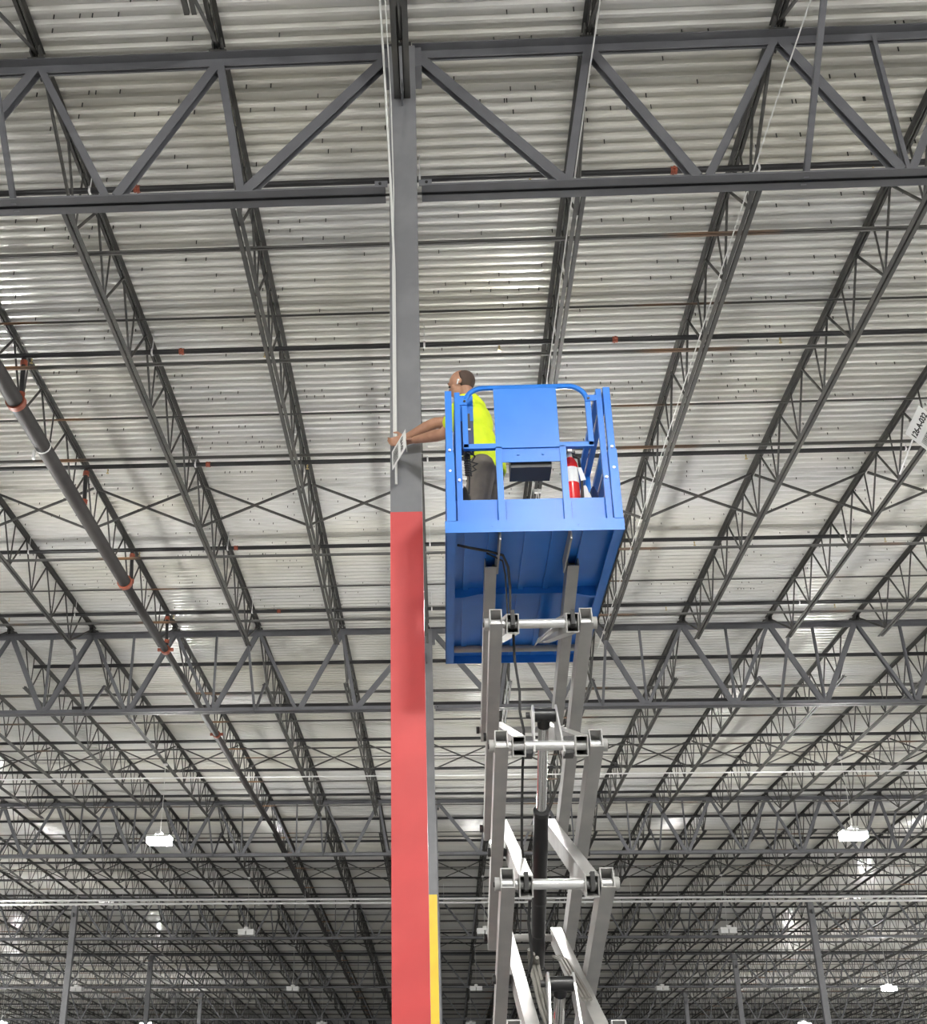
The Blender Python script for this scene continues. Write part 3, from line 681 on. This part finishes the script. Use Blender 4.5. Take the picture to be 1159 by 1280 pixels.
# local frame of the worker: f = facing (towards the column), s = his left (towards the viewer)
fz = math.radians(200-22)      # heading
hf = V((math.cos(fz+.0), math.sin(fz+.0), 0)); hf = V((-.93, .36, 0)).normalized(); up = V((0,0,1)); hs = up.cross(hf).normalized()   # his left
base = V((.60, 8.02, DZ))
person = thing('person', 'worker in bright yellow hi-vis shirt and grey trousers reaching to the column sign', 'person', tuple(base))
def B(mb): mb.v = [tuple(V(v)-base) for v in mb.v]; return mb
hip = V((.62, 8.02, 6.00)); chest = V((.545, 8.03, 6.38)); neck = V((.512, 8.02, 6.60)); headc = V((.452, 8.015, 6.735))
shL = chest+hs*.185+up*.085+hf*.02; shR = chest-hs*.185+up*.12+hf*.06
elL = V((.318, 8.06, 6.315)); wrL = V((.085, 8.30, 6.405)); elR = V((.248, 8.33, 6.575)); wrR = V((.005, 8.43, 6.50))
# rotated head frame (looking a little down)
hd = (hf*.97-up*.22).normalized(); hu = (up-hd*up.dot(hd)).normalized(); hl = hu.cross(hd).normalized()
mb = MB()
limb(mb, [hip+up*.02+hf*.02, hip.lerp(chest,.5)+hf*.02, chest+hf*.02], [.105,.10,.10])
oell(mb, chest+up*.02+hf*.01, hf, hs, up, .095, .165, .13)
limb(mb, [chest+up*.14-hf*.01, neck, headc-hu*.05-hd*.02], [.075,.058,.056])
# head: skull, face, jaw
oell(mb, headc+hu*.018-hd*.010, hd, hl, hu, .100, .078, .098)
oell(mb, headc+hd*.035-hu*.048, hd, hl, hu, .062, .058, .072)
oell(mb, headc+hd*.050-hu*.090, hd, hl, hu, .038, .040, .030)
limb(mb, [headc+hd*.088-hu*.002, headc+hd*.112-hu*.038], [.010,.015], 8)           # nose
oell(mb, headc+hd*.080+hu*.020, hd, hl, hu, .016, .055, .012)                       # brow
oell(mb, headc+hd*.090-hu*.066, hd, hl, hu, .012, .024, .009)                       # mouth
for s_ in (1, -1):
    oell(mb, headc+hl*(.079*s_)-hd*.012-hu*.018, hd, hl, hu, .019, .010, .032)      # ears
    oell(mb, headc+hl*(.045*s_)+hd*.055-hu*.035, hd, hl, hu, .024, .022, .022)      # cheeks
limb(mb, [shL, elL, elL.lerp(wrL,.3), wrL], [.058,.046,.050,.031])
limb(mb, [shR, elR, elR.lerp(wrR,.3), wrR], [.058,.046,.050,.031])
for s_ in (1, -1):
    hj = hip+hs*(.095*s_)-up*.06; kn = V((hj.x-.02, hj.y, 5.57))+hf*.04; an = V((hj.x+.01, hj.y, DZ+.09))
    limb(mb, [hj, kn, kn.lerp(an,.35), an], [.085,.058,.057,.038])
    limb(mb, [an, an+hf*.16-up*.035], [.042,.034])
# hands: palm, four bent fingers of unequal length and a thumb
def hand(mb, wr, d, n, t, curl):
    # d = towards the knuckles, n = palm normal (the way fingers curl), t = thumb side
    d = d.normalized(); n = (n-d*n.dot(d)).normalized(); t = d.cross(n) if d.cross(n).dot(t) > 0 else -d.cross(n)
    oell(mb, wr+d*.048, d, t, n, .054, .042, .019, 14, 8)
    for i, (o_, ln) in enumerate(((.030,.072),(.010,.082),(-.011,.076),(-.031,.060))):
        p = wr+d*.088+t*o_; a = curl*.55; q = p+(d*math.cos(a)+n*math.sin(a))*ln*.46
        b_ = a+curl; r = q+(d*math.cos(b_)+n*math.sin(b_))*ln*.32; c_ = b_+curl*.6; e = r+(d*math.cos(c_)+n*math.sin(c_))*ln*.26
        limb(mb, [p-d*.02, p, q, r, e], [.0105,.0105,.0095,.0088,.0075], 8)
    p = wr+d*.030+t*.034; q = p+(d*.55+t*.75+n*.25).normalized()*.036; r = q+(d*.9+t*.2+n*.35).normalized()*.032
    limb(mb, [p-t*.012, p, q, r], [.014,.014,.0115,.009], 8)
hand(mb, wrL, V((-.80,.50,.10)), V((-.25,.25,-1)), V((-.3,-.5,.3)), .75)
hand(mb, wrR, V((-.90,.28,-.15)), V((-.05,-.95,-.2)), V((0,0,1)), .70)
body = remesh('body', B(mb), M['skin'], person, .0065, 3, .45)
# short-cropped hair around the back and sides
mb = MB(); oell(mb, headc+hu*.014-hd*.026, hd, hl, hu, .092, .0795, .090, 24, 16)
keep = []
mesh_h = MB(); mesh_h.v = mb.v; 
cv = [V(v) for v in mb.v]
for f in mb.f:
    c = sum((cv[i] for i in f), V((0,0,0)))/len(f); q = c-headc
    if q.dot(hd) < -.020-.25*q.dot(hu) and -.075 < q.dot(hu) < .076: keep.append(f)
mesh_h.f = keep; mesh_h.sm = True; B(mesh_h)
hair = part('hair', mesh_h, M['hair'], person)
md = hair.modifiers.new('t', 'SOLIDIFY'); md.thickness = .004; md.offset = .6
for s_ in (1, -1):
    e_ = MB().ell(tuple(headc+hd*.086+hl*(.032*s_)-hu*.006), .010, .010, .007, 10, 8); part('eye', B(e_), M['eye'], person)
    e_ = MB(); oell(e_, headc+hd*.088+hl*(.033*s_)+hu*.022, hd, hl, hu, .006, .020, .005, 10, 6); part('eyebrow', B(e_), M['hair'], person)
e_ = MB().ell(tuple(headc+hl*.087-hd*.008-hu*.018), .010, .010, .010, 10, 8); limb(e_, [headc+hl*.090-hd*.004-hu*.02, headc+hl*.088+hd*.008-hu*.046], [.005,.005], 8)
part('earbud', B(e_), M['white'], person)
# shirt
mb = MB()
oell(mb, hip+up*.07+hf*.01, hf, hs, up, .145, .175, .13); oell(mb, hip.lerp(chest,.55)+hf*.015, hf, hs, up, .145, .172, .17)
oell(mb, chest+up*.0-hf*.005, hf, hs, up, .137, .195, .175); oell(mb, chest+up*.12, hf, hs, up, .085, .165, .065)
limb(mb, [chest+up*.13-hf*.015, neck-up*.035-hf*.012], [.088,.080])
mb.lathe(tuple(hip+V((0,0,-.07))), [(.150,0),(.156,.03),(.150,.14)], 22)
limb(mb, [shL-up*.01-hf*.01, shL.lerp(elL,.62)], [.082,.074]); limb(mb, [shR-up*.01-hf*.01, shR.lerp(elR,.55)], [.080,.072])
shirt = remesh('shirt', B(mb), M['vis'], person, .010, 4, .5)
shirt['label'] = 'bright yellow hi-vis shirt'
# trousers and boots
mb = MB(); oell(mb, hip-up*.04, hf, hs, up, .138, .165, .13)
for s_ in (1, -1):
    hj = hip+hs*(.092*s_)-up*.06; kn = V((hj.x-.02, hj.y, 5.57))+hf*.04; an = V((hj.x+.01, hj.y, DZ+.10))
    limb(mb, [hj, kn, an], [.108,.088,.075])
tz = remesh('trousers', B(mb), M['trouser'], person, .010, 3, .5); tz['label'] = 'grey-brown work trousers'
for s_ in (1, -1):
    hj = hip+hs*(.095*s_); an = V((hj.x+.01, hj.y, DZ+.065)); mb = MB()
    limb(mb, [an-hf*.05-up*.015, an+hf*.06-up*.015, an+hf*.17-up*.022], [.050,.050,.042]); limb(mb, [an, an+up*.07], [.055,.058])
    k = min(v[2] for v in mb.v); mb.v = [(v[0], v[1], max(v[2], DZ+.002)) for v in mb.v]
    bt = remesh('boot', B(mb), M['boot'], person, .009, 1)

# ------------------------------------------------------------------ location signs
def text_part(s_, size, m, parent, mtx):
    c = bpy.data.curves.new('t', 'FONT'); c.body = s_; c.size = size; c.align_x = 'CENTER'; c.align_y = 'CENTER'; c.extrude = .0006; c.offset = size*.03
    o = bpy.data.objects.new('lettering', c); COL.objects.link(o)
    dg = bpy.context.evaluated_depsgraph_get(); me = bpy.data.meshes.new_from_object(o.evaluated_get(dg)); bpy.data.objects.remove(o)
    me.materials.clear(); me.materials.append(m); me.name = 'lettering'
    o = inst('lettering', me, parent); o.matrix_local = mtx; return o
def sign(name, label, org, ex, ey, w, h, txt, tsize, bars):
    # plate with its lower-left corner at org, text reading along ex, ey = up on the plate
    org = V(org); ex = V(ex).normalized(); ey = V(ey); ey = (ey-ex*ey.dot(ex)).normalized(); ez = ex.cross(ey)
    t = thing(name, label, 'sign', tuple(org))
    def loc(x, y, z): return ex*x+ey*y+ez*z
    mb = MB(); mb.add([loc(*p) for p in ((0,0,-.004),(w,0,-.004),(w,h,-.004),(0,h,-.004),(0,0,0),(w,0,0),(w,h,0),(0,h,0))], [(3,2,1,0),(4,5,6,7),(0,1,5,4),(1,2,6,5),(2,3,7,6),(3,0,4,7)])
    part('plate', mb, M['paper'], t)
    R_ = Matrix((ex, ey, ez)).transposed().to_4x4()
    text_part(txt, tsize, M['black'], t, Matrix.Translation(loc(w/2, h*.72, .001)) @ R_)
    mb = MB(); r_ = random.Random(4); x = w*.12
    while x < w*.88:
        b = r_.choice((.003,.005,.008)); mb.add([loc(*p) for p in ((x,h*.08,.0008),(x+b,h*.08,.0008),(x+b,h*.46,.0008),(x,h*.46,.0008))], [(0,1,2,3)]); x += b+r_.choice((.003,.005,.007))
    part('barcode', mb, M['black'], t)
    return t, loc
sg, loc = sign('location_sign', 'white location sign held against the grey column by the worker', (-.108, 8.45, 6.385), (.0087, -.160, -.2537), (.1124, -.1678, .1098), .30, .23, '126-A-031', .054, True)
part('sign_flange', MB().add([loc(*p) for p in ((.0,.23,0),(.0,.23,-.004),(.0,.09,-.09),(.0,.09,-.086),(.08,.23,0),(.08,.23,-.004),(.08,.09,-.09),(.08,.09,-.086))], [(0,1,2,3),(7,6,5,4),(0,4,5,1),(1,5,6,2),(2,6,7,3),(3,7,4,0)]), M['paper'], sg)
sg2, loc = sign('location_sign', 'white sign reading 126-A-032 on a thin rod at right edge', (4.07, 8.30, 6.16), (.0, -.30, .05), (-.11, 0, .16), .33, .27, '126-A-032', .066, True)
part('rod', MB().tube(loc(.02,.20,-.008), loc(-.42,.17,-.008), .007, 8), M['zinc'], sg2)
part('mounting_arm', MB().tube(loc(.16,.02,-.010), loc(.16,.02,-.010)+V((.9,0,.25)), .008, 8), M['zinc'], sg2)
